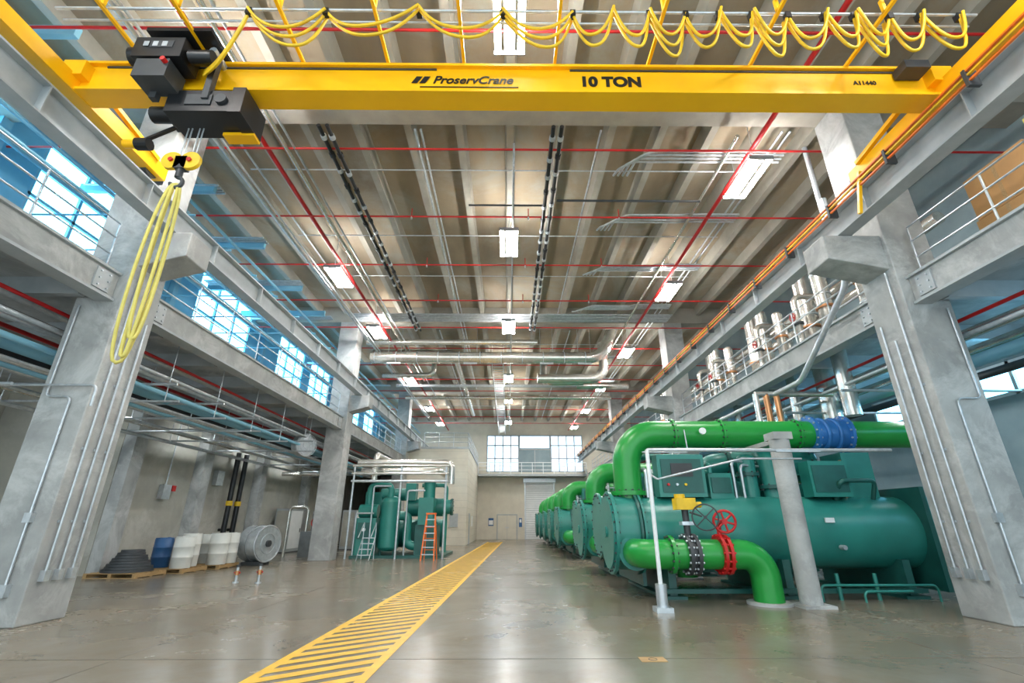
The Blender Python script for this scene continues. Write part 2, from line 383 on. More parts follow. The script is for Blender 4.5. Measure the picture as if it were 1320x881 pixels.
# ---------------------------------------------------------------- lights
b=B()
for s in (-1,1): b.box((s*.22-.06,-.75,-.03),(s*.22+.06,.75,.02),'lamp')
b.box((-.10,-.77,.03),(.10,.77,.08),'spine')
for s in (-1,1): b.box((s*.22-.05,-.77,.025),(s*.22+.02,.77,.05),'spine')
b.box((-.3,.755,-.03),(.3,.79,.08),'spine'); b.box((-.3,-.79,-.03),(.3,-.755,.08),'spine')
for y in (-.5,.5): b.cyl((0,y,.08),(0,y,1.33),.01,'galv',5)
hb=b.build('high_bay_light'); z0=10.0
L=[(0,y) for y in (5.7,13.1,20.1,28.4,34.1,42.3)]+[(6.3,y) for y in (2.5,9.98,16.5,23.6,30.6,37.6,44.6)]+[(-6.3,y) for y in (1.5,7.4,15.4,20.8,29,36.9,43)]
hb.location=(L[0][0],L[0][1],z0-.04)
for x,y in L[1:]: inst(hb,x-L[0][0],y-L[0][1])
b=B(); b.box((-.06,-.6,0),(.06,.6,.05),'lampS'); b.box((-.1,-.62,.05),(.1,.62,.12),'white')
for y in (-.5,.5): b.cyl((0,y,.1),(0,y,1.0),.008,'galv',5)
st=b.build('strip_and_fill_light'); LL=[(-10.2,8.6,3.4),(-10.2,4,4.85),(-11.6,14,4.85),(-11.6,18.6,4.85),(-11.6,23,4.85),(-11.6,27,4.85),(10.9,7,4.85),(10.9,12,4.85),(10.9,19,4.85),(10.9,27,4.85),(-15,11,4.6),(-15,6,4.6)]  # first entry is the actual strip; the rest are added fill lamps
st.location=LL[0]
for p in LL[1:]: inst(st,p[0]-LL[0][0],p[1]-LL[0][1],p[2]-LL[0][2])
# ---------------------------------------------------------------- overhead services
b=B()
for y in (3.3,6.23,9.3,12.1,15.0,17.95,20.9,23.8,26.7,29.7,32.6,34.8,38.5,41.4,44.3): b.cyl((-12.6,y,10.3),(12.6,y,10.3),.03,'red',6)
for x in (-6.15,6.2,-10.5,10.5): b.cyl((x,-4,10.4),(x,YB-.1,10.4),.06,'red',8)
for x in (-3,0.6,3.4):
    for y in (12.1,15.0,17.95): b.cyl((x,y,10.3),(x,y,10.6),.015,'red',5); b.cyl((x,y,10.2),(x,y,10.3),.03,'galv',6)
b.build('sprinkler_piping')
b=B()
for x in (-4.5,-4.3,1.05,1.25):
    b.cyl((x,8.5,10.25),(x,21.2,10.25),.05,'blk',8); y=8.8
    while y<21: b.cyl((x,y,10.25),(x,y+.12,10.25),.075,'galv' if int(y*2)%3 else 'blk',8); y+=.55+random.random()*.2
b.cyl((-5.6,4,10.3),(-5.6,30,10.3),.06,'silver',8); b.cyl((-5.4,4,10.3),(-5.4,34,10.3),.03,'galv',6); b.cyl((.12,9,10.2),(.12,YB-1,10.2),.03,'galv',6)
b.cyl((5.7,9,10.5),(5.7,34,10.5),.05,'silver',8)
b.cyl((-6.9,3,9.9),(-6.9,40,9.9),.05,'galv',8); b.cyl((-6.75,3,9.9),(-6.75,40,9.9),.03,'galv',8)
for x,y0,y1 in ((-2.4,9.2,34),(-2.25,9.2,28),(2.35,9.2,21),(7.0,9.2,40),(7.2,9.2,40),(-3.6,22.6,45),(3.2,22.6,45),(-7.1,9.2,21.5)): b.cyl((x,y0,10.85),(x,y1,10.85),.028,'galv',6)
for y in (10.8,14.1,17.0,19.3,24.9,27.8,31.5,37,40): b.cyl((-7.4,y,10.95),(7.4,y,10.95),.02,'galv',6)
b.tube([(1.4,11.3,10.3),(5.6,11.3,10.3)],.035,'dark',.2); b.tube([(-1.2,11.6,10.35),(1.0,11.6,10.35)],.03,'dark',.2)
b.build('ceiling_process_pipe')
b=B()
for yy,n_ in ((9.7,4),(12.4,4),(15.5,4),(19,4),(26,3),(31,3)):
    for k in range(n_):
        x0=3.0+.13*k
        yv=yy+.13*(n_-k)-.3
        b.tube([(x0,yy+1.1,10.8),(x0,yv+.25,10.5),(x0+.35,yv,10.5),(5.4,yv,10.5),(5.7,yv+.12,10.62),(7.3,yv+.12,10.62)],.034,'galv',.3)
        b.tube([(-8.5,yy+1.5+.12*k,10.7),(-12.4,yy+1.5+.12*k,10.7)],.03,'galv',.3)
for k in range(6):
    b.cyl((-7.4,20.6-.16*k,10.5),(7.6,20.6-.16*k,10.5),.03+.012*(k%2),'galv',6)
b.build('conduit_bundle')
b=B()
b.tube([(-7.2,23.3,9.6),(4.9,23.3,9.6),(5.6,23.3,11.3)],.3,'silver',1.1,18,n=10)
x=-7
while x<4.2: b.cyl((x,23.3,9.6),(x+.04,23.3,9.6),.31,'galv',18); x+=1.1
b.tube([(1.6,24.8,8.9),(5.3,24.8,8.9),(5.3,24.8,11.0)],.26,'silver',.7,14)
b.tube([(-7.4,22.9,10.3),(1.5,22.9,10.3)],.16,'silver',.6,10)
b.tube([(-7.4,24.2,10.2),(-3,24.2,10.2),(-3,40,10.2)],.16,'silver',.5,10)
b.tube([(2.0,25.4,9.9),(2.0,25.4,8.9),(4.2,25.4,8.9)],.22,'silver',.5,12)
b.tube([(-7.4,26.5,9.6),(-4.4,26.5,9.6),(-4.4,26.5,10.8)],.16,'silver',.4,10)
b.tube([(4.2,28,9.4),(7.4,28,9.4)],.2,'silver',.4,10); b.tube([(-7.4,30,9.95),(7.4,30,9.95)],.1,'galv',.4,8); b.tube([(-7.4,33,9.9),(7.4,33,9.9)],.14,'silver',.4,10)
for x in (-6,-2,2,4): 
    for s in (-.33,.33): b.cyl((x+s,23.3,9.3),(x+s,23.3,11.3),.012,'galv',5)
    b.box((x-.35,23.25,9.24),(x+.35,23.35,9.3),'galv')
b.build('insulated_duct_pipe')
b=B()
for y in [24+.45*i for i in range(48)]: b.box((-.9,y,9.6),(-.3,y+.04,9.63),'galv')
b.box((-.92,23.7,9.58),(-.89,46,9.7),'galv'); b.box((-.31,23.7,9.58),(-.28,46,9.7),'galv')
for y in (25,29,33.4,37,41,45):
    for x in (-.92,-.28): b.cyl((x,y,9.6),(x,y,11.3),.01,'galv',5)
b.build('cable_tray')
b=B()
for i,(x,z,r,m) in enumerate([(-8.6,4.9,.05,'galv'),(-8.85,4.9,.05,'galv'),(-9.15,5.1,.09,'silver'),(-9.6,4.7,.12,'beamB'),(-10.1,5.0,.14,'silver'),(-10.7,4.6,.1,'galv'),(-11.2,5.0,.16,'dark'),(-11.9,4.5,.08,'silver'),(-8.7,5.3,.04,'red'),(-10.4,5.3,.05,'red'),(-9.3,4.35,.04,'galv'),(-9.45,4.35,.04,'galv'),(-12.2,4.2,.06,'galv'),(-9.9,4.4,.06,'beamB'),(-11.0,4.3,.05,'galv'),(-8.75,4.55,.06,'beamB'),(-9.0,5.35,.07,'galv')]):
    b.cyl((x,-4,z),(x,33,z),r,m,8)
for i,y in enumerate((3,5,11,13,15,17,19.5,24.5,28,30)):
    b.cyl((-8,y,4.62),(-12.2,y,4.62),.035,'galv',6); b.cyl((-8,y+.2,4.25),(-12.2,y+.2,4.25),.03,'galv',6)
    for x in (-8.2,-10.2,-12.1): b.cyl((x,y,4.2),(x,y,5.9),.012,'galv',5)
b.build('service_piping')
b=B()
for i,(x,z,r,m) in enumerate([(8.9,4.9,.05,'galv'),(9.4,5.1,.12,'silver'),(9.9,4.7,.14,'beamB'),(10.5,5.1,.14,'silver'),(11.4,4.8,.1,'dark'),(9.1,5.3,.04,'red')]):
    b.cyl((x,-4,z),(x,33,z),r,m,8)
for y in (4,6.5,11,13.5,16,19,24,28): b.cyl((8.1,y,4.5),(12.5,y,4.5),.035,'galv',6)
b.build('service_piping')
b=B()
for y in (10.3,12,13.5,15,16.8,18.5,20.3,25,28.5,32):
    b.cyl((-8.2,y,9.0),(-12.5,y,9.0),.03,'beamB',6)
for y in (6.5,11.2,14.2,17.4,20): b.box((-12.5,y,10.5),(-8.6,y+.12,10.75),'beamB')
for x,z,r in ((-8.6,8.9,.04),(-8.8,8.9,.04),(-9.4,9.6,.07),(-11,10.0,.05),(-10,10.2,.1),(-8.9,9.9,.05),(-11.8,9.9,.08),(-9.8,8.6,.04)): b.cyl((x,-4,z),(x,YB-1,z),r,'beamB' if x<-8.85 else 'galv',6)
b.build('upper_conduit_run')
# ---------------------------------------------------------------- floor marking
b=B(); x0n,x0f,ya,yb=-2.72,-1.68,4.6,42.0; W=1.26
def lx(y,f): return x0n+(x0f-x0n)*(y-ya)/(yb-ya)+W*f
def quad(pts): b.add([(p[0],p[1],.004) for p in pts],[tuple(range(len(pts)))],'line')
quad([(lx(ya,0),ya),(lx(ya,.09),ya),(lx(yb,.09),yb),(lx(yb,0),yb)]); quad([(lx(ya,.91),ya),(lx(ya,1),ya),(lx(yb,1),yb),(lx(yb,.91),yb)])
y=ya
while y<yb-1.2:
    quad([(lx(y,.09),y),(lx(y+.75,.91),y+.75),(lx(y+.75+.19,.91),y+.75+.19),(lx(y+.19,.09),y+.19)]); y+=.33
b.build('walkway_floor_marking')
# ---------------------------------------------------------------- chillers (right)
def chiller(zt):
    b=B(); T='teal';G='green'
    yc=11.8;zc=1.3
    b.cyl((2.95,yc,zc),(9.2,yc,zc),.78,T,36)
    b.cyl((2.35,yc,zc),(2.95,yc,zc),.8,T,36); b.flange((2.92,yc,zc),(1,0,0),.9,.05,'tealD'); b.flange((3.0,yc,zc),(1,0,0),.9,.05,T,24)
    b.flange((2.38,yc,zc),(1,0,0),.9,.07,T,24); b.cyl((2.30,yc,zc),(2.36,yc,zc),.78,T,36); b.flange((2.29,yc,zc),(1,0,0),.12,.06,T)
    y2=13.4;z2=1.45
    b.cyl((2.95,y2,z2),(9.2,y2,z2),.72,T,32); b.cyl((2.4,y2,z2),(2.95,y2,z2),.72,T,32); b.flange((2.42,y2,z2),(1,0,0),.8,.07,T,20); b.flange((2.98,y2,z2),(1,0,0),.8,.07,T)
    b.box((9.15,10.85,.15),(9.25,14.25,2.25),'tealD'); b.box((2.98,11.5,.2),(3.06,13.9,2.1),'tealD')
    b.cyl((9.25,yc,zc),(9.9,yc,zc),.8,T,30); b.cyl((9.25,y2,z2),(9.8,y2,z2),.72,T,30)
    for x in (3.5,6.0,8.6):
        b.box((x-.08,11.1,.0),(x+.08,14.0,.75),'tealD'); b.box((x-.25,11.0,0),(x+.25,14.1,.06),'tealD')
    b.box((3.3,10.95,.12),(8.8,11.1,.2),'tealD')
    yk=12.7;zk=2.95
    b.cyl((6.2,yk,zk),(6.65,yk,zk),.62,T,28); b.torus((6.42,yk,zk),(1,0,0),.55,.2,T,28,10); b.flange((6.7,yk,zk),(1,0,0),.5,.08,'tealD',14)
    b.cyl((6.7,yk,zk),(7.9,yk,zk),.42,T,24); b.dome((7.9,yk,zk),(1,0,0),.42,.2,T); b.flange((7.85,yk,zk),(1,0,0),.48,.06,T,14)
    for k in range(8): 
        a=k/8*math.pi*2; b.box((6.9,yk+.42*math.cos(a)-.02,zk+.42*math.sin(a)-.02),(7.7,yk+.42*math.cos(a)+.02,zk+.42*math.sin(a)+.02),T)
    b.tube([(6.2,yk,zk),(5.2,yk,zk),(5.2,y2,1.9)],.28,T,.4,16); b.flange((5.75,yk,zk),(1,0,0),.36,.08,'tealD',12)
    b.tube([(6.42,12.1,3.2),(6.42,11.9,2.9),(6.42,yc,1.9)],.22,T,.3,14); b.flange((6.42,yc,2.3),(0,0,1),.3,.08,'tealD',10)
    b.cyl((5.9,11.9,2.0),(5.9,11.9,3.0),.2,T,16); b.dome((5.9,11.9,3.0),(0,0,1),.2,.1,T); b.flange((5.9,11.9,2.6),(0,0,1),.26,.08,'tealD',8)
    b.cyl((6.0,12.5,2.15),(7.6,12.5,2.15),.28,T,20); b.box((6.6,12.4,2.1),(7.2,12.9,2.6),'tealD')
    b.cyl((3.7,12.2,2.45),(5.0,12.2,2.45),.3,T,20); b.dome((3.7,12.2,2.45),(-1,0,0),.3,.12,T); b.dome((5.0,12.2,2.45),(1,0,0),.3,.12,T)
    b.box((3.5,11.3,2.05),(4.6,11.7,3.0),T); b.box((3.58,11.27,2.15),(4.52,11.3,2.9),'tealD'); b.box((3.8,11.25,2.5),(4.3,11.28,2.8),'dark')
    for k in range(3): b.cyl((3.7+.2*k,11.22,2.32),(3.7+.2*k,11.28,2.32),.03,('red','galv','ylw2')[k],8)
    b.box((4.75,11.5,2.02),(5.3,11.9,2.6),T); b.box((4.8,11.47,2.15),(5.25,11.5,2.5),'tealD')
    b.box((7.0,11.2,2.05),(7.9,11.6,2.85),T); b.box((7.06,11.18,2.15),(7.84,11.2,2.75),'tealD'); b.box((8.1,11.6,2.0),(8.8,12.4,3.1),T)
    for x,z in ((5.4,2.9),(5.6,2.8),(8.0,2.9)): b.tube([(x,11.6,2.0),(x,11.6,z),(x+1.3,12.3,z)],.035,'copper' if x>7 else 'galv',.12,6)
    b.tube([(4.8,11.5,2.6),(4.8,11.5,2.8),(4.8,12.6,2.8),(6.2,12.6,2.5)],.06,T,.15,8)
    b.tube([(7.6,11.4,2.0),(7.6,11.1,2.4),(8.4,11.1,2.4),(8.4,11.3,2.0)],.05,'tealD',.12,8)
    b.tube([(3.3,11.6,2.05),(3.3,11.6,2.7),(3.1,12.4,2.7)],.05,'galv',.1,8); b.tube([(3.2,12.5,2.1),(3.2,12.5,3.1),(5.0,12.5,3.1)],.08,T,.15,8)
    for x in (5.0,7.2): b.cyl((x,11.0,1.0),(x,10.85,1.0),.05,'galv',8)
    b.box((7.0,11.0,1.5),(7.2,11.04,1.6),'white')
    b.tube([(6.4,10.7,.0),(6.4,10.7,.3),(8.8,10.7,.3),(8.8,10.7,0)],.025,T,.1,6); b.tube([(7.2,10.6,.0),(7.2,10.6,.2),(8.2,10.6,.2)],.025,T,.1,6)
    b.cyl((6.9,10.9,0),(6.9,10.9,.5),.04,T,8); b.cyl((7.7,10.9,0),(7.7,10.9,.5),.04,T,8)
    b.tube([(2.9,yc,1.95),(2.9,yc,zt),(10.6,yc,zt)],.33,G,.75,28,n=10); b.flange((2.9,yc,2.15),(0,0,1),.43,.1,G,16)
    for x in (4.1,5.3,7.2): b.flange((x,yc,zt),(1,0,0),.38,.05,G,14)
    b.cyl((7.55,yc,zt),(8.45,yc,zt),.36,'blue',28); b.flange((7.58,yc,zt),(1,0,0),.46,.07,'blue',14,'galv'); b.flange((8.42,yc,zt),(1,0,0),.46,.07,'blue',14,'galv'); b.torus((7.85,yc,zt),(1,0,0),.37,.05,'blue',28,8);b.torus((8.15,yc,zt),(1,0,0),.37,.05,'blue',28,8)
    b.cyl((4.7,yc-.33,zt),(4.7,yc-.45,zt),.02,'galv',6); b.cyl((4.7,yc-.45,zt),(4.7,yc-.5,zt),.08,'white',14)
    b.tube([(4.3,yc-.35,zt+.05),(4.3,yc-.42,zt-.5),(3.2,yc-.42,zt-.5)],.018,'galv',.05,6)
    zl=.9;yl=10.4
    b.flange((2.75,11.05,zl),(0,1,0),.36,.08,T)
    b.tube([(2.75,11.3,zl),(2.75,yl,zl),(5.15,yl,zl),(5.15,yl,.05)],.28,G,.45,24,n=8)
    b.cyl((5.15,yl,0),(5.15,yl,.05),.42,'conc',24)
    for x in (3.3,): b.flange((x,yl,zl),(1,0,0),.36,.07,G,14)
    for x in (3.62,3.78): b.flange((x,yl,zl),(1,0,0),.39,.07,'dark',16,'galv')
    b.cyl((3.62,yl,zl),(3.8,yl,zl),.33,'dark',20)
    for x in (4.3,4.42): b.flange((x,yl,zl),(1,0,0),.38,.06,'red' ,14,'red')
    b.cyl((3.7,yl,zl+.3),(3.7,yl,zl+.85),.07,'dark',10); b.box((3.58,yl-.1,zl+.55),(3.82,yl+.1,zl+.62),'galv')
    b.box((3.5,yl-.14,zl+.85),(3.9,yl+.14,zl+1.08),'ylw2'); b.cyl((3.62,yl,zl+1.05),(3.62,yl,zl+1.16),.11,'ylw2',14); b.cyl((3.9,yl,zl+.95),(4.05,yl,zl+.95),.06,'ylw2',10)
    b.cyl((3.75,yl-.12,zl+.8),(3.95,yl-.25,zl+.72),.02,'dark',6); b.wheel((4.0,yl-.28,zl+.7),(.35,1,0),.25,'dark',4,.015)
    b.cyl((4.36,yl,zl+.3),(4.36,yl,zl+.52),.05,'red',10); b.wheel((4.42,yl-.18,zl+.62),(.25,1,.1),.21,'red',6,.026); b.cyl((4.36,yl,zl+.55),(4.42,yl-.18,zl+.62),.04,'red',8)
    return b.build('water_chiller')
chiller(3.57)
c2=chiller(3.05); c2.location.y+=4.5
for yy in (23.65,28.1,32.55,37.2,41.7): inst(c2,0,yy-16.3)
b=B(); b.cyl((5.8,10.1,0.05),(5.8,10.1,3.15),.2,'conc',28); b.box((5.5,9.8,0),(6.1,10.4,.05),'conc'); b.box((5.6,9.9,3.15),(6.0,10.3,3.3),'conc'); b.box((5.75,10.3,3.1),(5.85,11.5,3.2),'conc'); b.build('pipe_support_post')
b=B(); b.cyl((2.8,9.6,0),(2.8,9.6,.45),.1,'galv',16); b.box((2.65,9.45,0),(2.95,9.75,.08),'galv'); b.cyl((2.8,9.6,.4),(2.8,9.6,2.87),.04,'white',10)
b.tube([(2.8,9.6,2.8),(2.8,9.6,2.87),(7.76,9.6,2.87)],.035,'galv',.1,8)
b.tube([(2.95,9.6,2.3),(4.7,9.6,2.7),(5.9,9.6,2.7)],.02,'galv',.1,6); b.cyl((2.8,9.6,2.4),(2.95,9.6,2.3),.02,'galv',6); b.box((5.4,9.56,2.83),(6.3,9.64,2.87),'galv')
b.build('pipe_frame')
b=B()
for x,y,z0_,z1_,r in ((8.9,10.4,6.1,8.2,.16),(9.0,12.0,4.1,8.6,.2),(9.5,13.5,4.1,9.4,.26),(9.0,14.3,4.1,8.0,.16),(9.2,15.6,4.1,8.6,.2),(9.6,17,4.1,9.2,.26),(9.1,18.2,4.1,8.2,.17),(9.1,19.4,4.1,8.6,.18),(9.6,21,4.1,9.2,.24),(9.3,24,4.1,9,.2),(9.0,26,4.1,8.8,.18),(9.4,28,4.1,9,.2)):
    b.cyl((x,y,z0_),(x,y,z1_),r,'silver',16); b.dome((x,y,z1_),(0,0,1),r,r*.7,'silver',16)
    for z in (6.6,7.6,8.2):
        if z<z1_: b.flange((x,y,z),(0,0,1),r*1.08,.04,'galv')
    b.flange((x,y,7.2),(0,0,1),r*1.25,.06,'copper')
for y in (12.7,15.0,18.8,20.2,25): 
    b.tube([(8.6,y,6.1),(8.6,y,7.9),(9.9,y,7.9)],.09,'silver',.25,10); b.flange((8.6,y,7.0),(0,0,1),.15,.05,'dark'); b.wheel((8.45,y,7.2),(1,0,0),.12,'red',4,.012)
b.tube([(8.9,10.4,7.6),(9.9,10.4,7.6),(9.9,30,7.6)],.13,'silver',.3,10); b.tube([(10.4,9.4,8.4),(10.4,30,8.4)],.16,'silver',.3,10)
b.build('insulated_riser_pipe')
b=B()
for y in (10.6,15.0,19.8):
    b.box((10.3,y,6.08),(11.5,y+1.2,6.3),'conc'); b.cyl((10.4,y+.6,6.8),(11.3,y+.6,6.8),.32,'blue',18); b.cyl((9.95,y+.6,6.8),(10.4,y+.6,6.8),.2,'tealD',16); b.tube([(10.05,y+.6,6.9),(10.05,y+.6,8.1),(9.4,y+.6,8.1)],.12,'silver',.25,10); b.box((10.5,y+.3,6.3),(11.2,y+.9,6.55),'dark')
b.build('circulation_pump')
b=B()
b.cyl((8.75,9.75,8.0),(8.75,10.15,8.0),.16,'blue',16); b.torus((8.75,9.72,8.0),(0,1,0),.17,.02,'pblue',16,6); b.cyl((8.75,10.15,8.0),(8.75,10.4,8.0),.07,'galv',10); b.flange((8.75,10.2,8.0),(0,1,0),.12,.05,'red')
b.build('blue_valve_actuator')
b=B()
for x in (7.0,7.3,7.6): b.tube([(x,12.9,4.9),(x,12.9,3.6)],.08,'copper' if x>7.1 else 'silver',.2,10)
b.tube([(7.0,12.9,4.9),(9.2,12.9,4.9)],.08,'silver',.2,10); b.build('copper_drop_pipe')
b=B()
b.tube([(7.7,9.4,8.9),(7.7,9.4,6.6),(7.55,11.6,4.9),(7.55,20,4.9)],.07,'galv',.6,10)
b.tube([(7.68,9.5,7.1),(7.68,9.5,10.6)],.06,'galv',.3,8)
b.build('riser_conduit')
def colcond(xf,sx,name):
    b=B(); s=sx
    for dy,zt in ((.2,6.3),(.45,4.9),(.7,5.3)):
        b.cyl((xf+s*.04,8.25+dy,.7),(xf+s*.04,8.25+dy,zt),.02,'galv',8)
        b.box((xf,8.25+dy-.05,.62),(xf+s*.09,8.25+dy+.05,.78),'galv')
        for z in (1.5,2.7,3.9): b.box((xf,8.25+dy-.04,z),(xf+s*.02,8.25+dy+.04,z+.04),'galv')
    xo=xf-s*.3
    b.tube([(xo,8.21,.5),(xo,8.21,3.6),(xo-s*.45,8.21,3.6),(xo-s*.45,8.21,5.4)],.02,'galv',.1,8)
    b.box((xo-.07,8.16,.42),(xo+.07,8.25,.6),'galv'); b.box((xo-.06,8.17,1.5),(xo+.06,8.25,1.65),'galv')
    b.build(name)
colcond(-7.5,1,'column_conduit'); colcond(7.8,-1,'column_conduit')
b=B(); b.tube([(-16,7.9,3.75),(-8.6,7.9,3.75)],.03,'galv',.1,8); b.tube([(-8.9,8.1,3.78),(-7.3,8.1,3.78),(-7.3,8.1,3.4)],.025,'galv',.1,8); b.build('cross_conduit')
b=B()
for x,y,z,w,d,h,m in ((9.1,6.4,6.1,1.2,1.2,.85,'card'),(9.1,6.4,6.96,1.15,1.15,.9,'card'),(9.15,5.0,6.1,1.2,1.3,1.0,'card'),(9.15,5.0,7.11,1.2,1.3,1.1,'sling'),(9.3,7.65,6.1,.8,.55,.6,'card')):
    b.box((x,y,z),(x+w,y+d,z+h),m); b.box((x-.003,y+d*.47,z+.01),(x+w+.003,y+d*.53,z+h+.003),'wood')
b.build('cardboard_box_stack')
# ---------------------------------------------------------------- left machine skid
b=B();T='teal'
b.box((-7.1,23.0,0),(-2.9,27,.12),'tealD')
b.cyl((-5.55,23.6,.45),(-5.55,23.6,2.4),.46,T,24); b.dome((-5.55,23.6,2.4),(0,0,1),.46,.3,T); b.dome((-5.55,23.6,.45),(0,0,-1),.46,.2,T)
for s in (-.3,.3): b.cyl((-5.55+s,23.5,.1),(-5.55+s,23.5,.5),.05,'tealD',8)
b.tube([(-5.55,23.4,2.6),(-5.55,23.4,3.2),(-6.6,23.6,3.2),(-6.6,23.6,2.3)],.15,T,.3,12)
b.tube([(-5.1,23.6,1.8),(-4.7,23.6,1.8),(-4.7,23.6,.5),(-4.1,23.6,.5)],.2,T,.3,14)
b.box((-7.0,23.2,.12),(-6.1,24.2,1.7),T); b.cyl((-6.95,23.5,2.0),(-6.1,23.5,2.0),.3,T,18)
b.box((-7.0,24.3,.12),(-6.2,25.4,2.9),T); b.cyl((-6.3,24.6,2.8),(-4.6,24.6,2.8),.3,T,18)
b.cyl((-4.4,24.8,1.0),(-4.4,26.6,1.0),.6,T,22); b.cyl((-6.8,25.5,1.0),(-3.2,25.5,1.0),.65,T,24)
b.box((-4.3,23.4,.12),(-3.3,24.6,1.4),'tealD'); b.box((-4.2,23.3,1.4),(-3.5,24.4,2.6),T); b.cyl((-3.8,23.8,2.6),(-3.8,23.8,3.4),.28,T,18)
b.cyl((-4.9,24.5,2.2),(-3.2,24.5,2.2),.42,T,20); b.box((-5.0,24,2.5),(-4.5,24.6,3.3),T)
b.tube([(-3.0,24,.2),(-3.0,24,3.2),(-4.2,24,3.2)],.09,T,.2,10); b.cyl((-3.15,23.9,2.2),(-2.7,23.9,2.2),.33,T,18); b.flange((-2.7,23.9,2.2),(1,0,0),.38,.08,'tealD',10)
for p in ((-7.0,1),(-6.3,2.2),(-4.7,2.0)): b.tube([(p[0],23.1,.1),(p[0],23.1,p[1]+.9),(p[0]+.8,23.1,p[1]+.9)],.04,'galv',.1,6)
b.box((-6.9,23.15,.8),(-6.3,23.2,1.5),'tealD'); b.cyl((-6.6,23.1,1.2),(-6.6,23.2,1.2),.08,'white',12)
b.build('compressor_skid')
b=B()
for x in (-7.2,-5.0,-2.9): b.cyl((x,22.75,0),(x,22.75,4.0),.05,'galv',8)
for z in (3.3,3.65,4.0): b.cyl((-7.3,22.75,z),(-2.8,22.75,z),.06,'silver' if z>3.5 else 'galv',10)
b.tube([(-7.2,23.2,4.2),(-4,23.2,4.2),(-2.7,23.2,4.2),(-2.7,23.2,3.2)],.15,'silver',.3,10)
b.tube([(-6.4,23.3,3.3),(-6.4,23.3,4.6),(-6.4,26,4.6)],.13,'silver',.3,10); b.tube([(-7.3,24.2,3.9),(-3.4,24.2,3.9),(-3.4,26,3.9)],.16,'silver',.3,10)
b.build('pipe_rack')
b=B()
for s in (-1,1):
    b.bar((-3.4+s*.28,21.7,0),(-3.4+s*.18,22.15,1.85),.06,.04,'lad'); b.bar((-3.4+s*.28,22.6,0),(-3.4+s*.18,22.18,1.85),.05,.03,'lad')
for i in range(6): f=.12+.15*i; b.box((-3.4-.27+.1*f,21.7+.45*f-.04,1.85*f),(-3.4+.27-.1*f,21.7+.45*f+.05,1.85*f+.03),'galv')
for i in range(3): f=.2+.25*i; b.box((-3.4-.26+.1*f,22.58-.42*f,1.85*f),(-3.4+.26-.1*f,22.6-.42*f,1.85*f+.03),'lad')
b.box((-3.62,22.08,1.83),(-3.18,22.28,1.9),'lad'); b.build('step_ladder')
b=B()
for i in range(4): b.box((-6.4,21.8+.18*i,.22*(i+1)-.03),(-5.9,22.0+.18*i,.22*(i+1)),'galv')
for s in (-6.42,-5.88): b.bar((s,21.8,0),(s,22.55,.9),.03,.05,'galv'); b.bar((s,22.55,0),(s,22.55,1.5),.03,.03,'galv'); b.bar((s,21.8,.9),(s,22.55,1.5),.03,.03,'galv')
b.build('access_steps')
b=B(); b.box((-7.6,36,0),(-3.0,YB-.02,6.7),'beige'); b.box((-7.62,35.97,6.7),(-2.95,YB-.02,6.85),'steel')
railing(b,(-6.4,36.1),(-3.05,36.1),6.85,1.3); railing(b,(-3.05,36.1),(-3.05,YB-.2),6.85,1.6)
for k in range(1,14): b.box((-3.0,36,k*.5),(-2.996,YB-.1,k*.5+.012),'wallD'); b.box((-7.6,35.996,k*.5),(-3,36,k*.5+.012),'wallD')
b.box((-3.0,38,0),(-2.96,39,2.15),'steel'); b.box((-3.0,41,1.2),(-2.95,41.6,2.0),'white'); b.box((-4.2,35.93,1.2),(-3.6,36,2.1),'steel')
b.build('control_room_block')
# ---------------------------------------------------------------- left storage items
def pallet(cx,cy,w=1.2,d=1.1):
    b=B()
    for i in range(6): y=cy-d/2+i*(d-.1)/5; b.box((cx-w/2,y,.115),(cx+w/2,y+.1,.135),'wood')
    for x in (cx-w/2,cx-.05,cx+w/2-.1): b.box((x,cy-d/2,.02),(x+.1,cy+d/2,.115),'wood')
    for i in range(3): y=cy-d/2+i*(d-.1)/2; b.box((cx-w/2,y,0),(cx+w/2,y+.1,.02),'wood')
    b.build('wooden_pallet')
for c in ((-11.4,15.65),(-11.0,17.1),(-10.7,18.55)): pallet(*c,1.5,1.3)
def drum(x,y,r,h,m,z=.137):
    b=B(); b.rings([(x,y,z),(x,y,z+.02),(x,y,z+h*.33),(x,y,z+h*.34),(x,y,z+h*.36),(x,y,z+h*.37),(x,y,z+h*.66),(x,y,z+h*.67),(x,y,z+h*.69),(x,y,z+h*.7),(x,y,z+h*.96),(x,y,z+h)],
      [r*.96,r,r,r*1.03,r*1.03,r,r,r*1.03,r*1.03,r,r,r*.93],m,20,True,(0,0,1)); b.torus((x,y,z+h),(0,0,1),r*.93,.015,m,20,6); b.cyl((x+r*.5,y,z+h),(x+r*.5,y,z+h+.03),.04,m,10)
    b.build('storage_drum')
drum(-10.55,16.75,.29,.92,'plast');drum(-10.75,17.4,.29,1.0,'plast');drum(-11.4,17.0,.27,.88,'pblue');drum(-10.25,18.2,.31,1.0,'plast');drum(-10.95,18.75,.31,.95,'plast');drum(-10.25,18.88,.3,1.0,'plast');drum(-11.15,18.1,.26,.85,'steel')
b=B()
for i in range(8): b.rings([(-11.4+.03*(i%2),15.65,.137+i*.075),(-11.4+.03*(i%2),15.65,.137+i*.075+.07)],[.66-.05*i,.65-.05*i],'dark',14)
b.build('rubber_mat_stack')
b=B()
b.cyl((-10.0,19.9,.75),(-9.2,19.6,.75),.64,'galv',28); b.torus((-9.2,19.6,.75),(1,-.35,0),.64,.03,'galv',28); b.torus((-9.6,19.75,.75),(1,-.35,0),.65,.02,'fan',28); b.cyl((-9.21,19.6,.75),(-9.12,19.57,.75),.12,'dark',14); b.cyl((-9.22,19.6,.75),(-9.19,19.59,.75),.6,'galv',28)
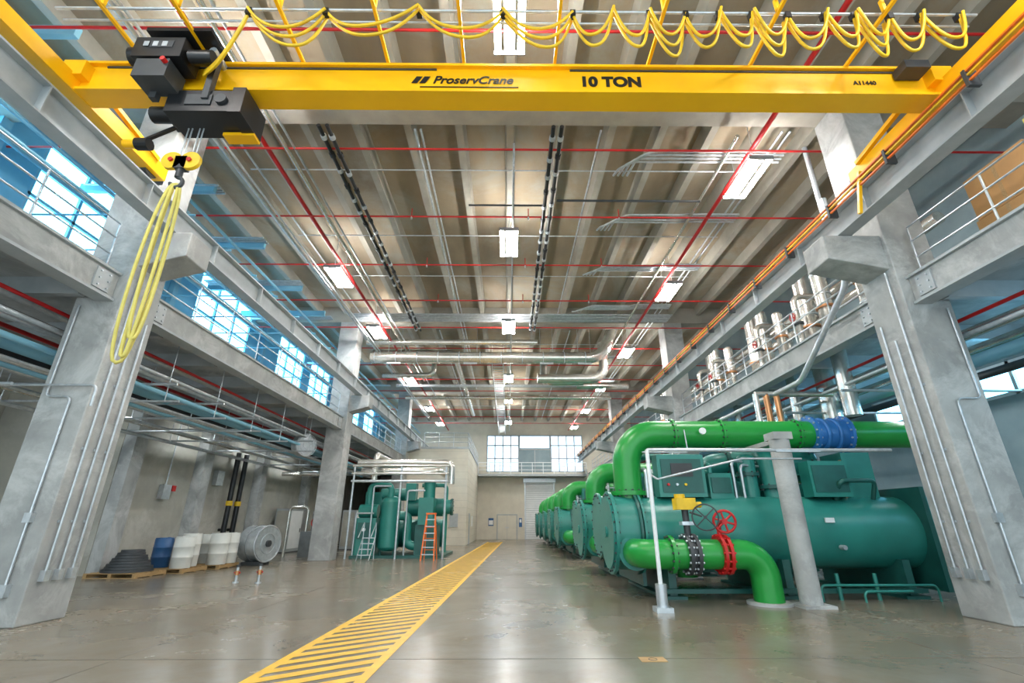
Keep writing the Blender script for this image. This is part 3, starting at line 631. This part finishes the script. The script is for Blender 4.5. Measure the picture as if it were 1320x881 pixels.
b.torus((-9.18,19.59,.75),(1,-.35,0),.35,.015,'galv',28)
b.box((-10.0,19.4,0),(-9.3,20.2,.12),'dark'); b.build('cable_reel')
b=B()
b.cyl((-8.85,20.3,4.55),(-8.55,20.1,4.55),.45,'galv',24)
for r in (.15,.28,.4,.46): b.torus((-8.5,20.08,4.55),(.8,-.55,0),r,.014,'galv',24,5)
b.cyl((-8.7,20.2,4.9),(-8.7,20.2,5.9),.03,'galv',6); b.build('circulation_fan')
b=B()
for x,y,w,h in ((-12.2,27,1.6,2.2),(-11.0,29,1.4,2.1),(-9.6,30,1.0,2.2)):
    b.box((x-.3,y,.05),(x+.5,y+w,h),'steel'); b.box((x+.5,y+.08,.2),(x+.52,y+w-.08,h-.1),'white'); b.box((x-.25,y-.01,.2),(x+.4,y,h-.1),'wallD'); b.box((x+.52,y+w-.25,1),(x+.55,y+w-.2,1.2),'dark'); b.box((x-.3,y,0),(x+.5,y+w,.05),'dark')
b.build('electrical_cabinet')
b=B()
for k,(y,h) in enumerate(((22.2,4.5),(22.9,4.5))): b.cyl((-12.45,y,1.0),(-12.45,y,h),.11,'blk',12); b.cyl((-12.45,y,2.2),(-12.45,y,2.4),.14,'ylw2',12); b.cyl((-12.68,y,1.2),(-12.5,y,1.2),.06,'blk',8)
b.build('black_standpipe')
b=B()
for y in (15.72,19.6,24.3,30): b.box((-12.69,y,0),(-12.3,y+.55,5.5),'conc')
b.build('wall_pilaster')
b=B(); b.box((-12.69,17.9,2.3),(-12.5,18.3,2.8),'galv'); b.box((-12.69,18.5,2.6),(-12.6,18.7,2.8),'red'); b.tube([(-12.6,18.1,2.8),(-12.6,18.1,5.2)],.025,'galv',.1,6); b.box((-12.69,21,3),(-12.5,21.5,3.6),'galv'); b.build('junction_box')
b=B()
b.box((-9.9,24.2,0),(-9.0,25.4,1.1),'fan'); b.cyl((-9.4,24.8,1.1),(-9.4,24.8,1.9),.25,'fan',16); b.tube([(-9.4,24.8,1.9),(-9.4,24.8,3.8),(-11.5,24.8,3.8)],.1,'silver',.25,10); b.torus((-9.2,24.1,1.5),(0,1,0),.2,.025,'red'); b.tube([(-9.7,24.3,1.1),(-9.7,24.3,2.2),(-10.6,24.3,2.2),(-10.6,24.3,0)],.07,'silver',.2,8); b.box((-9.0,24.4,.3),(-8.7,25.1,1.3),'wood')
b.build('pump_unit')
def stub(x,y,h):
    b=B(); b.cyl((x,y,0),(x,y,.03),.08,'galv',14); b.cyl((x,y,.03),(x,y,h),.035,'galv',10); b.cyl((x,y,h*.5),(x,y,h*.78),.055,'copper',10); b.cyl((x-.08,y,h*.65),(x+.08,y,h*.65),.02,'red',8); b.cyl((x,y,h),(x,y,h+.06),.05,'dark',10); b.build('floor_pipe_stub')
stub(-7.25,14.0,.38); stub(-6.6,13.9,.42)
# ---------------------------------------------------------------- world, camera
w=bpy.data.worlds.new('world'); S.world=w; w.use_nodes=True
w.node_tree.nodes['Background'].inputs[0].default_value=(.78,.93,1,1); w.node_tree.nodes['Background'].inputs[1].default_value=1.9
cam=bpy.data.cameras.new('camera'); cam.sensor_width=36; cam.lens=604/1320*36; cam.clip_end=200
co=bpy.data.objects.new('camera',cam); co.location=(0,0,1.5); co.rotation_euler=(R(90+21.14),0,R(-.45)); S.collection.objects.link(co); S.camera=co
S.view_settings.view_transform='Standard'; S.view_settings.look='None'; S.view_settings.exposure=.5
